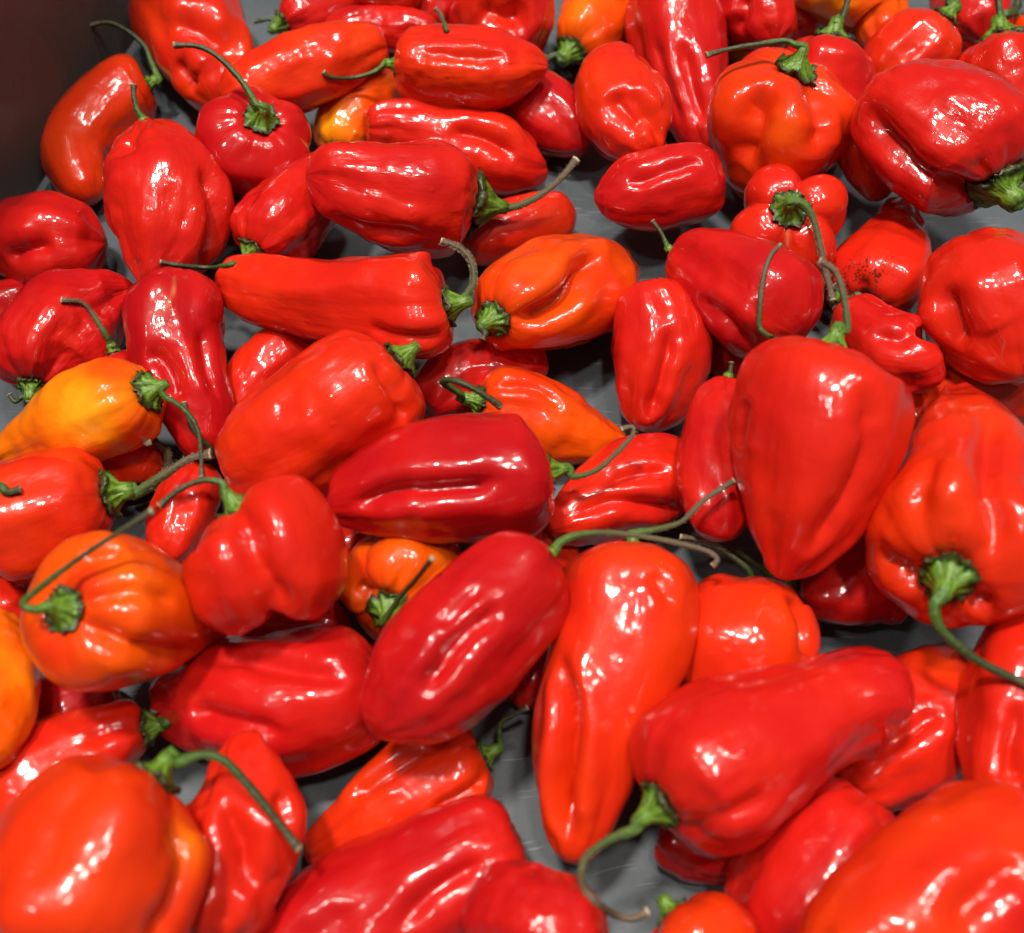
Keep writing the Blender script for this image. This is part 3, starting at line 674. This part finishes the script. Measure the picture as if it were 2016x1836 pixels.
    p['G'] = G
    p['B0'] = X[-2]
    p['Rm'] = Rm


for k, p in enumerate(PEP):
    build_body(p, k + 11)

# one tree of all fruit surfaces, so that stems lie on, not in, their neighbours
allV, allF, off, owner = [], [], 0, []
for k, p in enumerate(PEP):
    allV.append(p['X']); allF += [tuple(i + off for i in f) for f in p['F'][::1]]
    owner += [k] * len(p['F'])
    off += len(p['X'])
allV = np.vstack(allV)
BVH = BVHTree.FromPolygons([tuple(v) for v in allV], allF)


# ------------------------------------------------------------------ stems and calyxes
def build_calyx(p, rc, rs, out, rstem):
    """a green cap that follows the shoulder: ragged rim, ribbed cone, neck"""
    B, T0 = p['B0'], -out
    G, Rm = p['G'], p['Rm']
    nk = 52
    a0 = np.cross(T0, [0.3, 0.5, 0.8]); a0 /= np.linalg.norm(a0)
    b0 = np.cross(T0, a0)
    # height of the shoulder over the stem point along `out`, by radius
    Q = G[:26].reshape(-1, 3) - B
    hq = Q @ out
    xq, yq = Q @ a0, Q @ b0
    nl = rs.choice([5, 5, 6])
    ph = rs.uniform(0, 6.28)
    ang = np.linspace(0, 2 * np.pi, nk, endpoint=False)
    rim = rc * (1 + 0.06 * np.cos(nl * ang + ph) + 0.06 * np.cos(2 * ang + rs.uniform(0, 6)) + 0.075 * rs.normal(size=nk))
    prof = [(1.00, 0.06, 0), (1.09, 0.15, 0.0), (1.06, 0.24, 0.04), (0.92, 0.27, 0.22), (0.80, 0.36, 0.5), (0.69, 0.52, 0.8), (0.56, 0.72, 0.9), (0.42, 0.92, 0.85), (0.0, 1.15, 0.7), (0.0, 1.5, 0.45)]
    V, al = [], []
    under = 0.70
    rows = [(under, -0.02, 0.0)] + prof
    for ri, (fr, hh, tone) in enumerate(rows):
        for k in range(nk):
            f = fr
            rr = max(rim[k] * f, rstem * 1.7)
            if 0.45 < fr < 0.9 and ri > 2:
                rr *= 1 + 0.07 * math.cos(nl * 2 * ang[k] + ph)
            if fr == 0.0:
                rr = rstem * (2.0 if hh < 1.2 else 1.7)
            x, y = rr * math.cos(ang[k]), rr * math.sin(ang[k])
            d = (xq - x) ** 2 + (yq - y) ** 2
            j = np.argsort(d)[:3]
            base = hq[j].max()
            lim = rc * 1.05
            w = min(1.0, math.hypot(x, y) / rc) ** 1.0
            z = min(base, lim) * w + hh * rc * (1 + 0.0 * w)
            if 0.9 < fr:
                z += rc * 0.09 * math.sin(nl * ang[k] + ph) + rc * 0.07 * rs.normal()
            V.append(B + a0 * x + b0 * y + out * z)
            al.append(tone + 0.14 * math.cos(nl * 2 * ang[k] + ph))
    nr = len(rows)
    c0 = np.mean(V[:nk], 0); c1 = np.mean(V[-nk:], 0)
    V += [c0, c1]; al += [0.0, 0.7]
    return np.array(V), grid_faces(nr, nk), al, c1


def build_stem(p, rs):
    pts = p['stem']
    rs0 = p['rstem']
    B = p['neck']
    d0 = depth(B)
    K = []
    for q in pts:
        dd = d0 - (q[2] * 0.001 if len(q) > 2 else 0.0)
        K.append(CAM + pdir(q[0], q[1]) * dd)
    K = np.array(K)
    C, _ = spline(np.vstack([p['neck0'], B, K[1:]] if len(K) > 1 else [p['neck0'], B, K[0]]), 46)
    if p['pull']:
        for k in range(6, len(C)):
            v = C[k] - CAM
            dist = np.linalg.norm(v)
            hit = BVH.ray_cast(Vector(CAM), Vector(v / dist))
            if hit[0] is not None and hit[3] < dist + rs0 * 1.2:
                C[k] = CAM + v / dist * (hit[3] - rs0 * 1.2)
        for _ in range(5):
            Z = (C - CAM) @ FW
            Zs = Z.copy()
            Zs[4:-1] = np.minimum(Z[4:-1], (Z[3:-2] + Z[4:-1] + Z[5:]) / 3)
            C = CAM + (C - CAM) * (Zs / Z)[:, None]
        Z = (C - CAM) @ FW
        for _ in range(3):
            Zs = Z.copy(); Zs[3:-1] = (Z[2:-2] + Z[3:-1] + Z[4:]) / 3
            C = CAM + (C - CAM) * (Zs / Z)[:, None]; Z = Zs
    T, U, Wv = frames(C)
    na = 14
    th = np.linspace(0, 2 * np.pi, na, endpoint=False)
    V, al = [], []
    n = len(C)
    for k in range(n):
        t = k / (n - 1)
        r = rs0 * (0.98 - 0.42 * t + 0.26 * t * t + 0.95 * math.exp(-t / 0.09) + 0.22 * math.exp(-((t - 1) / 0.06) ** 2) + 0.05 * math.sin(t * 23 + rs0 * 1e5) + 0.05 * math.sin(t * 9 + rs0 * 3e5))
        rr = r * (1 + 0.15 * np.cos(5 * th + 2.5 * t) + 0.06 * rs.normal(size=na))
        V.append(C[k] + rr[:, None] * (np.cos(th)[:, None] * U[k] + np.sin(th)[:, None] * Wv[k]))
        al += [0.02 + 0.9 * t if k < n - 1 else 1.15] * na
    V = np.vstack(V + [C[:1], C[-1:] - T[-1] * rs0 * 0.25])
    al += [0.0, 1.25]
    F = list(grid_faces(n, na))
    # short hairs
    nh = int(p['fuzz'] * 2.5)
    if nh:
        ex, ef = [], []
        b = len(V)
        for i in range(nh):
            k = min(n - 2, int(n * rs.uniform(0.25, 1.0))); a = rs.uniform(0, 6.28)
            nrm = math.cos(a) * U[k] + math.sin(a) * Wv[k]
            p0 = C[k] + nrm * rs0 * 0.8 + (C[k + 1] - C[k]) * rs.uniform()
            tip = p0 + nrm * rs0 * rs.uniform(0.3, 0.75) + T[k] * rs0 * rs.normal() * 0.4
            sd = T[k] * rs0 * 0.055
            ex += [p0 - sd, p0 + sd, tip]
            ef.append((b, b + 1, b + 2)); b += 3
            al += [0.9, 0.9, 1.05]
        V = np.vstack([V, ex]); F += ef
    return V, F, al


GROUP = 'habanero peppers heaped in the tray'
for k, p in enumerate(PEP):
    rs = np.random.RandomState(500 + k)
    base = p['X'].mean(0).copy(); base[2] = p['X'][:, 2].min()
    has = p['stem'] is not None
    if has:
        root = bpy.data.objects.new('habanero_pepper', None)
        root.empty_display_size = 0.01
        COL.objects.link(root)
        root.location = base
        mesh_obj('body', p['X'] - base, p['F'], M_SKIN, root, attrs=p['attr'])
        px = depth(p['B0']) / FPX
        rc = 1.15 * p['cal'] * px
        p['rstem'] = 0.77 * p['sw'] * px
        # outward direction: mean of the axis and where the stem heads
        out = -p['T0']
        V, F, al, neck = build_calyx(p, rc, rs, out, p['rstem'])
        mesh_obj('calyx', V - base, F, M_CALYX, root, attrs={'along': al})
        if len(p['stem']):
            p['neck'] = neck; p['neck0'] = neck - out * rc * 0.35
            V, F, al = build_stem(p, rs)
            mesh_obj('stem', V - base, F, M_FUZZ if p['fuzz'] else M_STEM, root, attrs={'along': al})
    else:
        root = mesh_obj('habanero_pepper', p['X'] - base, p['F'], M_SKIN, None, base, attrs=p['attr'])
    root['label'] = p['label']
    root['category'] = 'pepper'
    root['group'] = GROUP
if __import__('os').environ.get('PEP_REPORT'):
    for p in PEP:
        print(p['pid'], 'h %.0f tilt %.0f len %.0f Rmax %.1f' % (p['h'] * 1e3, p['tilt'] * 1e3, p['len'] * 1e3, p['Rm'] * 1e3))
